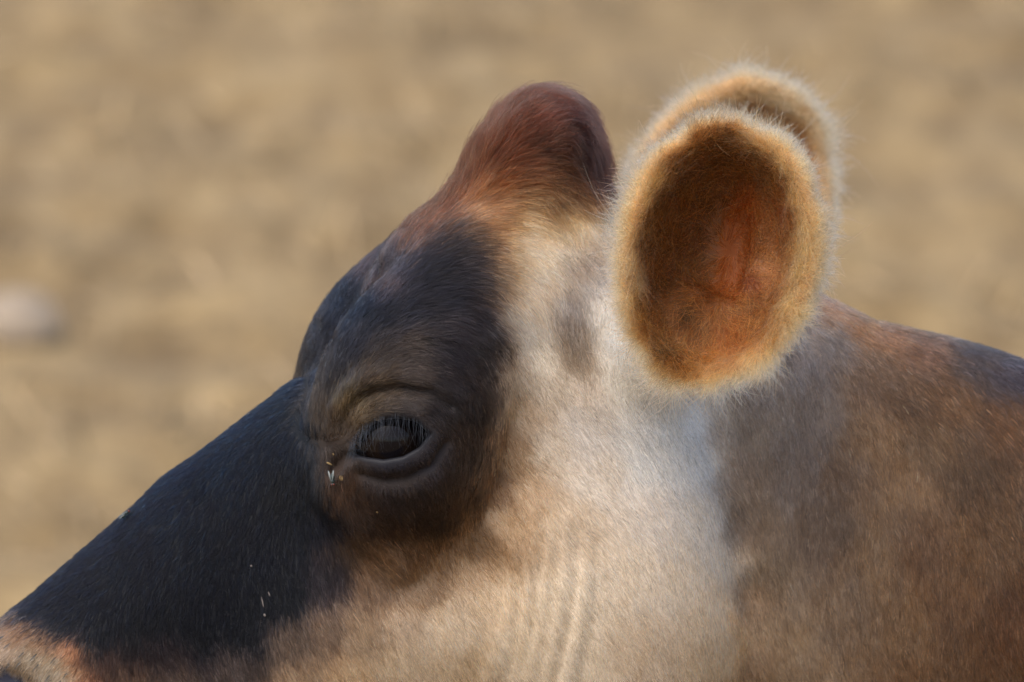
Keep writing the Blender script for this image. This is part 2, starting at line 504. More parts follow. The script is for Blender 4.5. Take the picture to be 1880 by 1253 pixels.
# ------------------------------------------------------------------ the coat's colours and the way the hair lies
COAT = np.array([  # x, y, r, g, b in the photograph, near side; brow and whorl shade and blue nose sheen included
 (170,1070,30,35,46),(120,1095,30,34,46),(380,1000,28,36,48),(200,1130,30,34,46),(800,540,46,44,52),(760,520,44,44,52),(720,560,44,46,56),(660,580,42,46,56),
 (20,1100,70,60,60),(60,1110,32,34,46),(110,1140,30,33,46),(160,1180,36,36,46),(240,1000,28,37,50),(300,1050,28,35,48),(340,930,30,40,54),
 (430,840,30,41,55),(430,1000,28,34,46),(480,770,30,42,56),(530,800,32,40,54),(520,700,34,42,54),(540,620,38,50,68),(600,560,42,52,70),
 (660,500,50,55,70),(690,520,84,62,56),(715,500,56,50,54),(708,520,70,54,52),(725,525,62,50,50),(700,472,84,72,72),(550,900,24,28,38),(520,1000,32,34,48),(400,1100,32,33,46),(300,1120,30,32,44),
 (600,960,44,42,54),(600,1050,54,47,52),(520,1090,40,38,46),(450,1160,44,40,46),(380,1180,52,44,48),(300,1190,56,46,48),(240,1190,56,44,44),(230,1250,100,78,62),
 (320,1250,92,76,66),(420,1230,84,72,66),(520,1190,100,84,72),(600,1150,112,92,76),(540,1253,140,114,88),(640,1253,160,130,98),
 (30,1160,122,90,64),(75,1185,114,84,60),(120,1195,142,100,72),(145,1235,132,96,68),(190,1240,84,62,52),(135,1200,150,96,60),(170,1215,70,52,46),(60,1215,122,108,88),(100,1235,126,112,92),(10,1210,134,112,90),(130,1260,150,130,106),(165,1265,165,110,75),
 (50,1250,138,116,94),
 (620,820,74,62,56),(590,760,66,58,54),(600,700,52,50,54),(650,640,50,48,54),(700,580,46,45,54),(760,540,46,44,54),(800,500,46,43,50),(830,470,52,46,48),(860,520,54,48,50),
 (880,580,62,54,54),(885,760,60,52,50),(885,840,64,54,48),(862,905,68,55,46),(820,955,64,50,42),(882,645,60,54,54),(893,605,60,54,54),(700,650,62,54,50),(760,640,66,57,52),(690,690,82,68,54),(750,680,70,61,57),(640,745,96,80,58),(620,790,76,62,48),(820,640,56,50,54),(860,700,64,56,56),
 (830,740,62,56,56),(870,800,72,60,54),(840,860,72,60,54),(760,900,66,54,48),(700,900,62,50,46),(620,900,80,58,42),(650,940,72,54,42),(700,960,62,47,38),(780,960,64,49,40),(850,920,80,62,48),(720,840,48,46,58),(790,840,64,58,62),
 (900,700,70,60,58),(912,640,80,68,62),(905,800,92,70,54),(910,880,110,82,58),(860,980,136,104,74),(780,1015,110,84,62),(690,1010,112,88,68),(640,1000,84,68,56),
 (905,520,112,90,70),(930,560,178,148,118),(925,600,178,156,136),(900,440,110,82,56),(870,400,130,90,58),(840,430,84,64,46),(800,455,58,46,40),
 (930,480,172,134,94),(960,430,186,146,104),(920,400,165,118,74),(960,370,160,112,70),(900,370,116,76,48),(850,385,140,90,54),(780,492,46,42,46),(748,530,44,42,50),(815,452,50,44,44),(765,508,46,42,48),(715,535,50,46,54),(783,425,112,70,44),(750,456,108,68,48),(735,500,48,44,50),(758,492,46,42,48),(785,468,47,43,46),(700,490,52,50,58),(815,375,96,58,38),(785,412,100,62,42),
 (1000,400,150,116,78),(1020,370,140,108,72),(1040,430,178,142,104),(1090,400,190,152,112),(1000,470,190,156,116),(960,540,200,170,136),(1000,540,188,154,120),(1060,480,144,122,104),(1090,530,166,152,140),
 (1040,560,140,122,110),(1060,600,132,114,98),(1060,650,136,116,96),(960,640,192,178,160),(945,580,182,156,128),(955,610,188,166,142),(950,665,170,150,130),(955,770,166,138,110),(940,850,148,116,84),(925,910,140,106,76),(880,1000,128,98,68),(800,1040,140,110,82),(700,1040,126,100,78),(990,660,196,178,154),(1110,580,180,168,152),(1130,640,206,196,182),(1150,700,202,190,172),(940,690,164,142,120),(1010,720,164,144,122),
 (960,760,164,136,108),(935,820,154,120,88),(1080,720,172,152,132),(1080,800,166,152,138),(1000,820,166,146,124),(1090,770,162,146,130),(960,900,172,138,104),(920,960,170,134,98),(1170,780,188,178,166),(1230,790,194,186,174),(1200,850,194,184,170),(1270,790,220,213,203),(1290,860,196,186,172),
 (1100,880,174,156,136),(1200,950,190,170,148),(1300,950,190,172,150),(1330,1020,180,160,136),(1050,960,168,142,114),(860,1060,168,134,100),(780,1080,142,114,88),(700,1080,118,94,74),(740,1140,160,132,104),(820,1150,178,150,118),(900,1110,180,150,116),
 (660,1160,140,116,92),(740,1220,168,140,108),(850,1230,172,142,108),(950,1200,182,156,124),(1050,1100,184,160,130),(1050,1230,184,160,130),(1150,1050,188,164,136),(1250,1080,188,164,136),(1200,1200,172,144,114),(1330,1120,190,160,126),(1330,1230,176,146,112),
 (1385,1230,134,108,84),(1375,1100,140,114,90),
 (1365,800,136,119,104),(1316,800,152,136,122),(1342,870,144,125,108),(1362,970,132,112,95),(1350,870,128,108,92),(1370,960,118,98,80),(1400,1060,118,98,78),(1420,700,136,122,112),(1480,640,126,114,108),(1530,620,122,108,98),(1500,760,128,112,100),(1450,860,124,106,92),(1440,1150,128,106,84),(1420,1250,122,100,78),
 (1540,560,150,108,78),(1580,590,142,98,64),(1640,610,130,88,60),(1700,640,116,82,62),(1780,660,80,68,66),(1860,690,76,64,66),(1620,680,112,86,66),(1680,720,104,76,54),(1760,740,110,78,52),(1850,780,108,74,48),
 (1600,800,132,102,74),(1560,880,122,96,74),(1660,880,126,96,68),(1700,820,112,86,62),(1780,860,100,74,52),(1520,980,112,90,72),(1600,1000,118,92,68),(1700,1000,112,82,58),(1800,1000,108,78,52),(1560,1120,118,94,72),(1660,1150,118,90,64),(1760,1150,112,80,54),(1860,1150,108,74,50),(1700,1250,116,86,60),(1860,1260,110,78,52),
 (2300,1100,110,80,54),(2800,1200,110,80,54),
 (1000,160,110,68,52),(930,210,108,66,48),(1060,170,98,60,50),(1100,220,88,54,48),(1000,230,96,58,46),(1058,268,74,50,46),(1090,290,84,54,44),(900,260,104,62,44),(870,310,90,54,38),(830,350,92,55,38),(930,310,106,64,44),(980,290,84,54,42),(1020,320,104,70,48),(1060,320,160,108,66),(1100,330,172,120,78),(960,335,120,78,48),(900,340,134,82,48),(800,400,94,56,38),(766,440,92,56,40),
], float)
FLOW = np.array([  # x, y, dx, dy
 (60,1110,-.75,.65),(150,1060,-.6,.75),(300,920,-.6,.75),(440,800,-.55,.8),(300,1080,-.3,.9),(450,950,-.3,.95),(520,720,-.5,.8),(200,1200,.1,1),(350,1200,.35,.9),(500,1100,.1,1),(600,1150,.45,.9),
 (60,1210,-.5,.6),(120,1240,-.5,.5),(580,580,-.5,.8),(550,640,-.4,.9),(660,490,-.3,.8),(560,900,-.1,1),(600,1000,.2,1),
 (600,760,.1,-1),(610,700,.45,-.9),(660,620,.75,-.65),(720,560,.85,-.5),(800,500,.95,-.25),(870,540,.9,.2),(760,610,.95,-.1),(840,640,.8,.5),(700,680,.8,-.35),(780,680,.9,.2),(880,740,.4,.9),(860,850,.2,1),(760,920,.35,.9),(680,920,.4,.9),(620,880,.1,1),(720,860,.4,.8),
 (860,460,.95,-.05),(920,470,.9,.3),(900,420,.9,.1),(960,430,.8,.5),(940,540,.8,.6),(960,380,.9,.2),(1000,480,.55,.85),(1010,380,.4,.8),(1060,420,.2,1),(1040,560,.15,1),(1000,620,.5,.85),(1100,560,.2,1),(1120,680,.2,1),
 (960,720,.55,.85),(1000,820,.6,.8),(1100,800,.6,.8),(940,900,.6,.8),(1100,950,.6,.8),(1250,860,.5,.85),(800,1060,.5,.85),(860,1180,.45,.9),(1000,1150,.45,.9),(1200,1100,.45,.9),(700,1200,.45,.9),(1330,1000,.3,.95),
 (1400,800,.2,1),(1500,700,.2,1),(1450,1000,.2,1),(1600,900,.15,1),(1700,1100,.1,1),(1560,580,.75,.65),(1700,660,.6,.8),(1850,720,.5,.85),(1800,900,.25,1),(2400,1200,.6,.8),
 (740,490,.6,-.8),(780,440,.6,-.8),(830,380,.6,-.8),(870,300,.55,-.85),(920,230,.6,-.8),(970,170,.8,-.5),(1040,165,1,.2),(1095,210,.6,.8),(1108,270,0,1),(1085,310,.3,.95),(1035,315,.85,.4),(1010,280,.6,-.5),(1020,235,.6,-.7),(1060,220,.9,.2),(1085,260,.3,.9),(1060,295,.7,.7),(930,310,.75,-.55),(970,330,.9,-.1),(900,350,.8,-.5),(1060,340,.8,.5),(1100,350,.3,.9),
], float)

def idw(x, y, tab, val, soft, pw, chunk=40000):
    out = np.empty((len(x), val.shape[1]))
    for i in range(0, len(x), chunk):
        d2 = (x[i:i + chunk, None] - tab[None, :, 0]) ** 2 + (y[i:i + chunk, None] - tab[None, :, 1]) ** 2
        w = (d2 + soft * soft) ** (-pw / 2)
        out[i:i + chunk] = w @ val / w.sum(1, keepdims=True)
    return out

def near_side(P):
    t = lat(P)
    far = t > 0.0
    Q = P.copy(); Q[far] = mirror(P[far])
    return Q, far

def coat_color(P, jitter=0):
    Q, far = near_side(P)
    x, y = pix(Q)
    x = x + 8 * vnoise(P, 0.018) + 7 * vnoise(P + 3.1, 0.007)
    y = y + 8 * vnoise(P + 7.7, 0.018) + 7 * vnoise(P + 5.3, 0.007)
    if jitter: x = x + rng.normal(0, jitter, len(x)); y = y + rng.normal(0, jitter, len(x))
    c = srgb(idw(x, y, COAT, COAT[:, 2:5], 20, 5.0))
    l = np.maximum(c @ np.array([0.3, 0.55, 0.15]), 1e-4)[:, None]
    l = l * (1 - 0.24 * np.clip(1.3 - np.hypot(x - 985, y - 250) / 170, 0, 1) * (y < 345))[:, None] ; e = 3.0 * l ** 1.6 * np.where(l < 0.03, 0.5, 0.97) * (1 - 0.20 * (np.clip((640 - y) / 60, 0, 1) * np.clip((x - 860) / 40, 0, 1) * (x < 1345)))[:, None] * np.where(x > 1345, 1.0, 1.0)[:, None] ; e = np.where(e > 0.5, 0.5 + 0.3 * (e - 0.5), e) ; return e * (c / l) ** np.where(x > 1345, 0.90, 1.2 - 0.50 * np.clip(l[:, 0] / 0.3, 0, 1))[:, None] * (1 + ((l < 0.03) & (x < 585)[:, None]) * np.array([-0.25, 0, 0.15]))  # poll and forehead darkened against strong light; nose hair tinted with blue sky sheen

def coat_flow(P):
    Q, far = near_side(P)
    x, y = pix(Q)
    d = idw(x, y, FLOW, FLOW[:, 2:4], 22, 3.2)
    f = d[:, 0:1] * RT - d[:, 1:2] * UP
    f[far] = f[far] - 2 * (f[far] @ SW)[:, None] * SW
    return norm(f)

# ------------------------------------------------------------------ hide colours on the body mesh
nv = len(body_me.vertices)
VV = np.empty(nv * 3, np.float32); body_me.vertices.foreach_get('co', VV); VV = VV.reshape(-1, 3).astype(float)
VN = np.empty(nv * 3, np.float32); body_me.vertices.foreach_get('normal', VN); VN = VN.reshape(-1, 3).astype(float)

def ear_local(e, P): return (P - e.c) @ e.M.T
def ear_mask(P):
    """1 near ear, 2 far ear, 0 elsewhere; and whether the point lies inside the cup"""
    reg = np.zeros(len(P), int); cup = np.zeros(len(P), bool)
    for i, e in ((1, EAR1), (2, EAR2)):
        q = ear_local(e, P)
        d, q, g = e.bowl(P)
        m = (d < 0.0085) & (d > -0.045) & (g < 0.012) & (np.linalg.norm(q[:, :2] / e.r[:2], axis=1) < 1.25)
        reg[m] = i
        cup[m] = d[m] < 0
    return reg, cup

def ear_color(P, reg):
    out = np.zeros((len(P), 3))
    pale, gold, deep = srgb((222, 192, 156)), srgb((188, 154, 118)), srgb((124, 66, 24))  # deep: orange glow of light through the ear, painted as colour
    left, right = srgb((96, 66, 40)), srgb((106, 74, 46))  # left wall darker: the cup's side shading is put into the colour
    S_ = lambda a, b, v: np.clip((v - a) / (b - a), 0, 1) ** 2 * (3 - 2 * np.clip((v - a) / (b - a), 0, 1))
    for i, e in ((1, EAR1), (2, EAR2)):
        m = reg == i
        if not m.any(): continue
        q = ear_local(e, P[m]) / e.r
        x = q[:, 0:1] * np.sign(e.b @ RT); y = q[:, 1:2]
        rho = np.linalg.norm(q[:, :2], axis=1)[:, None]
        z = np.clip(-q[:, 2:3], 0, 1)
        inside = (e.bowl(P[m])[0] < 0)[:, None]
        wall = left + (right - left) * S_(-0.25, 0.45, x + 0.12 * vnoise(P[m], 0.02)[:, None])
        wall = wall + (srgb((122, 84, 48)) - wall) * S_(0.35, 0.75, -y) * 0.8
        if i == 2: wall = srgb((206, 178, 142)) + 0 * wall
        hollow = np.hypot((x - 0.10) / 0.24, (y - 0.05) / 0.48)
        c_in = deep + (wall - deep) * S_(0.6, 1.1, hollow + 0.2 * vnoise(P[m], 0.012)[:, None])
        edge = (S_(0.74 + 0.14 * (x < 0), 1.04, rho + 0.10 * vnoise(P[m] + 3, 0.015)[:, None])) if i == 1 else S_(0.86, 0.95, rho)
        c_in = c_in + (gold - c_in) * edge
        if i == 2: c_in = c_in + (srgb((130, 84, 46)) - c_in) * np.exp(-((rho - 0.82) / 0.06) ** 2) * 0.8  # brown band paints the shadow just inside the far ear's rim
        if i == 1:
            ex, ey = pix(P[m])
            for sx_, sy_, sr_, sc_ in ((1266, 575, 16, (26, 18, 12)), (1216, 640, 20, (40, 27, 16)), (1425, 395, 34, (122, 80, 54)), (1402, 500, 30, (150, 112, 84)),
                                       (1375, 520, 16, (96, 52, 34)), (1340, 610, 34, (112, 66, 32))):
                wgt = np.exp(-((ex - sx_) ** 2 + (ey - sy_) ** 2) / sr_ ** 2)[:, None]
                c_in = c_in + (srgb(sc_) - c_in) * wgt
        c_out = gold + (pale - gold) * np.maximum(S_(0.03, 0.30, z), S_(0.6, 0.95, -y) * (i == 1))
        out[m] = np.where(inside, c_in, c_out)
    return out * 1.1

reg, cup = ear_mask(VV)
skin = np.zeros((nv, 3))
headv = (VV[:, 0] < 0.62)
skin[:] = srgb((110, 80, 54)) * 0.9
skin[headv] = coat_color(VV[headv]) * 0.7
em = reg > 0
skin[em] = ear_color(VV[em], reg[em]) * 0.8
q1 = ear_local(EAR1, VV) / EAR1.r
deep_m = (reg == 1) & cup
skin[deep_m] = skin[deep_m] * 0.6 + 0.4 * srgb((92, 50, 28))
rough = np.full(nv, 0.75)
vx, vy = pix(near_side(VV)[0])
side = np.abs(np.abs(lat(VV)) + T_EYE) < 0.03
def lid_d(x, y):
    d = np.maximum(np.interp(x, EYE_UP[:, 0], EYE_UP[:, 1]) - y, y - np.interp(x, EYE_LO[:, 0], EYE_LO[:, 1]))
    return np.maximum(d, np.maximum(646 - x, x - 790))
ld = lid_d(vx, vy)
lm = side & (ld < 14)
f = np.clip((ld[lm] - 4) / 10, 0, 1)[:, None]
skin[lm] = srgb((17, 17, 23)) * (1 - f) + skin[lm] * f
rough[lm] = 0.58 + 0.17 * f[:, 0]
nd = np.hypot(vx - 8, vy - 1275)
nm = nd < 42
skin[nm] = srgb((44, 46, 58)); rough[nm] = 0.3
hoof = VV[:, 2] < 0.07
skin[hoof] = srgb((60, 52, 46))
ca = body_me.attributes.new("skin_color", 'FLOAT_COLOR', 'POINT')
ca.data.foreach_set('color', np.concatenate([skin, np.ones((nv, 1))], 1).astype(np.float32).ravel())
ra_ = body_me.attributes.new("skin_rough", 'FLOAT', 'POINT')
ra_.data.foreach_set('value', rough.astype(np.float32))
body_me.materials.append(M_SKIN)

# ------------------------------------------------------------------ hair
tri = [np.array([(p[0], p[i], p[i + 1]) for p in polys if len(p) != 4 for i in range(1, len(p) - 1)], int).reshape(-1, 3)]
q4 = np.array([p for p in polys if len(p) == 4], int)
tri += [q4[:, [0, 1, 2]], q4[:, [0, 2, 3]]]
TRI = np.concatenate(tri)
TA = 0.5 * np.linalg.norm(np.cross(VV[TRI[:, 1]] - VV[TRI[:, 0]], VV[TRI[:, 2]] - VV[TRI[:, 0]]), axis=1)
TC = VV[TRI].mean(1)
t_reg, t_cup = ear_mask(TC)

def sample(weight_per_m2):
    """roots spread over the hide with the given number per square metre of each triangle"""
    lam = TA * weight_per_m2
    n = rng.poisson(lam)
    ti = np.repeat(np.arange(len(TRI)), n)
    u = rng.random((len(ti), 2)); fl = u.sum(1) > 1; u[fl] = 1 - u[fl]
    b = np.stack([1 - u.sum(1), u[:, 0], u[:, 1]], 1)
    T = TRI[ti]
    P = (VV[T] * b[..., None]).sum(1)
    N = norm((VN[T] * b[..., None]).sum(1))
    return P, N, ti

def make_hair(name, P, N, T, L, lift, col, rad, mat, parent, npt=5, droop=0.55, curl=0.0, taper=0.25):
    n = len(P)
    s = np.linspace(0, 1, npt)
    side_v = norm(np.cross(N, T))
    wob = rng.normal(0, 1, (n, 2)) * curl
    ct, st = np.cos(lift)[:, None], np.sin(lift)[:, None]
    X = np.empty((n, npt, 3), np.float32)
    for i, si in enumerate(s):
        along = T * (ct * si) + N * (st * (si - droop * si * si))
        X[:, i] = P - 0.0004 * N + L[:, None] * (along + side_v * (wob[:, :1] * si * si) + N * (wob[:, 1:] * si * si * 0.5))
    return make_strands(name, X, col, rad, mat, parent, taper)

def make_strands(name, X, col, rad, mat, parent, taper=0.25):
    n, npt = X.shape[:2]
    s = np.linspace(0, 1, npt)
    hc = bpy.data.hair_curves.new(name)
    hc.add_curves([npt] * n)
    hc.attributes['position'].data.foreach_set('vector', X.ravel())
    ra = hc.attributes.new('radius', 'FLOAT', 'POINT')
    prof = np.array([1 - (1 - taper) * si ** 1.5 for si in s])
    ra.data.foreach_set('value', (np.broadcast_to(rad, (n,))[:, None] * prof[None]).astype(np.float32).ravel())
    cc = hc.attributes.new('hair_color', 'FLOAT_COLOR', 'CURVE')
    cc.data.foreach_set('color', np.concatenate([np.clip(col, 0.002, 0.95), np.ones((n, 1))], 1).astype(np.float32).ravel())
    hc.materials.append(mat)
    o = bpy.data.objects.new(name, hc)
    SC.collection.objects.link(o)
    o.parent = parent
    return o

def tangent(F, N):
    T = F - (F * N).sum(1, keepdims=True) * N
    return norm(T + 1e-6)

def turn(T, N, a):
    return T * np.cos(a)[:, None] + np.cross(N, T) * np.sin(a)[:, None]

# short coat of the head and neck, coarser on the trunk
cx, cy = pix(near_side(TC)[0])
dens = np.zeros(len(TRI))
head_t = TC[:, 0] < 0.45
facing = (np.cross(VV[TRI[:, 1]] - VV[TRI[:, 0]], VV[TRI[:, 2]] - VV[TRI[:, 0]]) @ FWD) < 0.25 * 2 * TA
dens[head_t] = 0.55e6
dens[head_t & facing & (cy < 1330)] = 1.5e6
dens[~head_t] = 0.05e6
dens[(t_reg > 0)] = 0
l_t = lid_d(cx, cy)
dens[(np.abs(np.abs(lat(TC)) + T_EYE) < 0.03) & (l_t < 9)] = 0
dens[np.hypot(cx - 8, cy - 1275) < 40] = 0
dens[TC[:, 2] < 0.07] = 0
P, N, ti = sample(dens * HAIR)
body_part = P[:, 0] > 0.45
x, y = pix(near_side(P)[0])
fl = coat_flow(P)
T = tangent(fl, N)
a = 0.16 * vnoise(P, 0.016) + 0.16 * vnoise(P + 11, 0.0045) + rng.normal(0, 0.13, len(P))
T = turn(T, N, a)
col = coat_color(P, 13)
Pst = P * np.array([1, 1, 0.45])
stripe = vnoise(P, 0.0028) * 0.7 + vnoise(Pst, 0.008) * 0.6 + vnoise(Pst + 3, 0.021) * 0.35
amp = np.where((x > 1350), 0.40, 0.27) + 0.30 * (np.hypot(x - 985, y - 270) < 150) + 0.15 * ((x > 860) & (x < 1140) & (y > 300) & (y < 600))
col = col * np.exp(amp[:, None] * stripe[:, None] + rng.normal(0, 1, (len(P), 1)) * np.where(col.mean(1) < 0.03, 0.28, 0.48)[:, None])
warm = ((vnoise(Pst + 21, 0.007) + 0.7 * vnoise(Pst + 5, 0.022)) * np.where(x > 1350, 0.10, 0.06))[:, None]
col = col * np.concatenate([1 + warm, 1 + 0.15 * warm, 1 - warm], 1)
guard = rng.random(len(P)) < 0.22
col[guard] *= np.exp(rng.normal(0.05, 0.55, (guard.sum(), 1)))
poll = np.clip(1 - np.hypot((x - 985) / 190, (y - 270) / 190), 0, 1) ** 0.5 * (y < 420)
crestm = (x > 740) & (x < 1130) & (y > 330) & (y < 620)
L = 0.0060 + 0.0030 * rng.random(len(P)) + 0.010 * poll + 0.004 * crestm
near_eye = np.clip(1 - np.clip(lid_d(x, y), 0, 60) / 60, 0, 1)
L = L * (1 - 0.55 * near_eye)
muz = np.clip(1 - np.hypot(x - 40, y - 1250) / 190, 0, 1)
L = L * (1 - 0.4 * muz)
L[body_part] = 0.022
lift = np.abs(rng.normal(0.26, 0.10, len(P))) + 0.10 * poll
radius = np.where(body_part, 0.0004, np.where(guard, 0.00028, 0.00016))
make_hair("coat", P, N, T, L, lift, col, radius, M_HAIR, cow, npt=4, droop=0.6, curl=0.08)

# the longer, swirling hair of the poll and the forehead
dens = np.zeros(len(TRI))
dens[head_t & (t_reg == 0) & (cx > 730) & (cx < 1135) & (cy > 120) & (cy < 620)] = 0.42e6
dens[head_t & (t_reg == 0) & (cx > 730) & (cx < 1135) & (cy > 120) & (cy < 370)] = 1.1e6
P, N, ti = sample(dens * HAIR)
x, y = pix(near_side(P)[0])
k = (y < 600 - 0.35 * np.abs(x - 960)) | (rng.random(len(P)) < 0.3)
P, N, x, y = P[k], N[k], x[k], y[k]
upper_part = np.clip((400 - y) / 80, 0, 1)
L = (0.010 + 0.016 * upper_part) * (0.6 + 0.6 * rng.random(len(P))) * (1 + 0.3 * vnoise(P, 0.012))
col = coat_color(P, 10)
col *= np.exp(0.50 * vnoise(P, 0.0035)[:, None] + rng.normal(0, 0.35, (len(P), 1)))
npt = 8
X = np.empty((len(P), npt, 3), np.float32)
p = P.copy(); hgt = np.zeros(len(P)); rise = np.clip(rng.normal(0.18, 0.10, len(P)) + 0.18 * vnoise(P + 2, 0.011), 0.05, 0.7)
ta = 0.35 * vnoise(P + 8, 0.009) + 0.25 * vnoise(P + 1, 0.004) + rng.normal(0, 0.12, len(P))
for i in range(npt):
    X[:, i] = p
    if i == npt - 1: break
    n_ = norm(gradient(p)); ds = L / (npt - 1)
    T_ = turn(tangent(coat_flow(p), n_), n_, ta)
    hgt = hgt + ds * rise * (1 - 0.9 * i / npt)
    p = p + T_ * ds[:, None]
    p = p + n_ * (hgt - sdf(p, margin=0.04))[:, None]
make_strands("poll_hair", X, col, 0.00016, M_HAIR, cow)

# ears: longer, woolly hair that stands off the rim
dens = np.zeros(len(TRI))
dens[t_reg == 1] = 1.0e6
dens[t_reg == 2] = 0.7e6
for i_, e_ in ((1, EAR1), (2, EAR2)):
    q_ = ear_local(e_, TC)
    dens[(t_reg == i_) & (q_[:, 2] > -0.006)] *= 2.2
P, N, ti = sample(dens * HAIR)
reg, cup = ear_mask(P)
reg = t_reg[ti]
T = np.zeros_like(P); L = np.zeros(len(P)); lift = np.zeros(len(P))
keep = np.ones(len(P), bool)
for i, e in ((1, EAR1), (2, EAR2)):
    m = reg == i
    q = ear_local(e, P[m]) / e.r
    rho = np.linalg.norm(q[:, :2], axis=1)
    rad = norm(q[:, :1] * e.b + q[:, 1:2] * e.a)
    ins = cup[m]
    d = np.where(ins[:, None], rad * 0.8 + e.n * 0.5, rad * 0.8 + e.n * 0.30 - 0.1 * UP)
    T[m] = tangent(d, N[m])
    rim = np.clip((rho - 0.72) / 0.25, 0, 1)
    L[m] = np.where(ins, 0.014 + 0.001 * rim, 0.0072 + 0.003 * rim) * (0.6 + 0.7 * rng.random(m.sum())) * (1 + 0.45 * vnoise(P[m], 0.013))
    lift[m] = np.where(ins, 0.45 + 0.15 * rim, 0.35 + 0.35 * rim)
    centre = ins & (rho < 0.50)
    k = np.ones(m.sum(), bool); k[centre] = rng.random(centre.sum()) < 0.45 + 0.55 * np.clip((rho[centre] - 0.20) / 0.25, 0, 1)
    keep[m] = k
T = turn(T, N, 0.9 * vnoise(P, 0.012) + 0.6 * vnoise(P + 9, 0.005) + rng.normal(0, 0.35, len(P)))
lift = np.clip(lift + rng.normal(0, 0.2, len(P)) + 0.25 * vnoise(P + 4, 0.007), 0.1, 1.35)
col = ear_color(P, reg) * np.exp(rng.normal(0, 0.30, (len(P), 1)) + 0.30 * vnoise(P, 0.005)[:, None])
bright = cup & (reg == 1) & (rng.random(len(P)) < 0.22)
col[bright] = srgb((196, 140, 84)) * np.exp(rng.normal(0, 0.2, (bright.sum(), 1)))
stray = rng.random(len(P)) < 0.05
L[stray] *= 1.7
q_ = ear_local(EAR1, P)
low = (reg == 1) & ~cup & (q_[:, 1] < -0.72 * EAR1.r[1])
L[low] *= 1.7
make_hair("ear_fur", P[keep], N[keep], T[keep], L[keep], lift[keep], col[keep], 0.00014, M_LONG, cow, npt=6, droop=0.35, curl=0.30)

# short dark bristles on the pale muzzle
wp = np.array([(8,1170),(22,1182),(46,1198),(68,1202),(40,1214),(72,1220),(104,1206),(92,1240),(126,1232),(18,1218),(58,1238),(112,1250)], float)
WP = hit(wp[:, 0], wp[:, 1]); WN = norm(gradient(WP))
WT = tangent(np.tile(-0.4 * RT - 0.6 * UP, (len(WP), 1)), WN)
for sgn in (0, 1):
    if sgn: WP = mirror(WP); WN = WN - 2 * (WN @ SW)[:, None] * SW; WT = WT - 2 * (WT @ SW)[:, None] * SW
    make_hair("muzzle_bristles", WP + 0.001 * WN, WN, WT, np.full(len(WP), 0.007), np.full(len(WP), 0.6), np.full((len(WP), 3), 0.02), 0.0006, M_HAIR, cow, npt=5, taper=0.3)

# ------------------------------------------------------------------ eyes
M_EYE, t_, p_ = new_mat("eye")
_tc = t_.nodes.new("ShaderNodeTexCoord")
_mp = t_.nodes.new("ShaderNodeMapping"); t_.links.new(_tc.outputs["Object"], _mp.inputs[0])
_mp.inputs["Scale"].default_value = (1 / 0.0165, 1, 1 / 0.0135)
_ln = t_.nodes.new("ShaderNodeVectorMath"); _ln.operation = 'LENGTH'
_sp = t_.nodes.new("ShaderNodeSeparateXYZ"); t_.links.new(_mp.outputs[0], _sp.inputs[0])
_cb = t_.nodes.new("ShaderNodeCombineXYZ"); t_.links.new(_sp.outputs[0], _cb.inputs[0]); t_.links.new(_sp.outputs[2], _cb.inputs[2])
t_.links.new(_cb.outputs[0], _ln.inputs[0])
_cr = t_.nodes.new("ShaderNodeValToRGB")
_cr.color_ramp.elements[0].position = 0.38; _cr.color_ramp.elements[0].color = (0.004, 0.003, 0.004, 1)
_cr.color_ramp.elements[1].position = 1.0; _cr.color_ramp.elements[1].color = (0.004, 0.003, 0.004, 1)
_e = _cr.color_ramp.elements.new(0.52); _e.color = (0.008, 0.0045, 0.003, 1)
_e = _cr.color_ramp.elements.new(0.86); _e.color = (0.007, 0.004, 0.003, 1)
t_.links.new(_ln.outputs["Value"], _cr.inputs[0]); t_.links.new(_cr.outputs[0], p_.inputs["Base Color"])
p_.inputs["Roughness"].default_value = 0.02
p_.inputs["IOR"].default_value = 1.27

def sphere(name, R, mat, parent, seg=48, ring=32):
    import bmesh
    bm = bmesh.new(); bmesh.ops.create_uvsphere(bm, u_segments=seg, v_segments=ring, radius=R)
    for fc in bm.faces: fc.smooth = True
    me = bpy.data.meshes.new(name); bm.to_mesh(me); bm.free()
    me.materials.append(mat)
    o = bpy.data.objects.new(name, me); SC.collection.objects.link(o); o.parent = parent
    return o

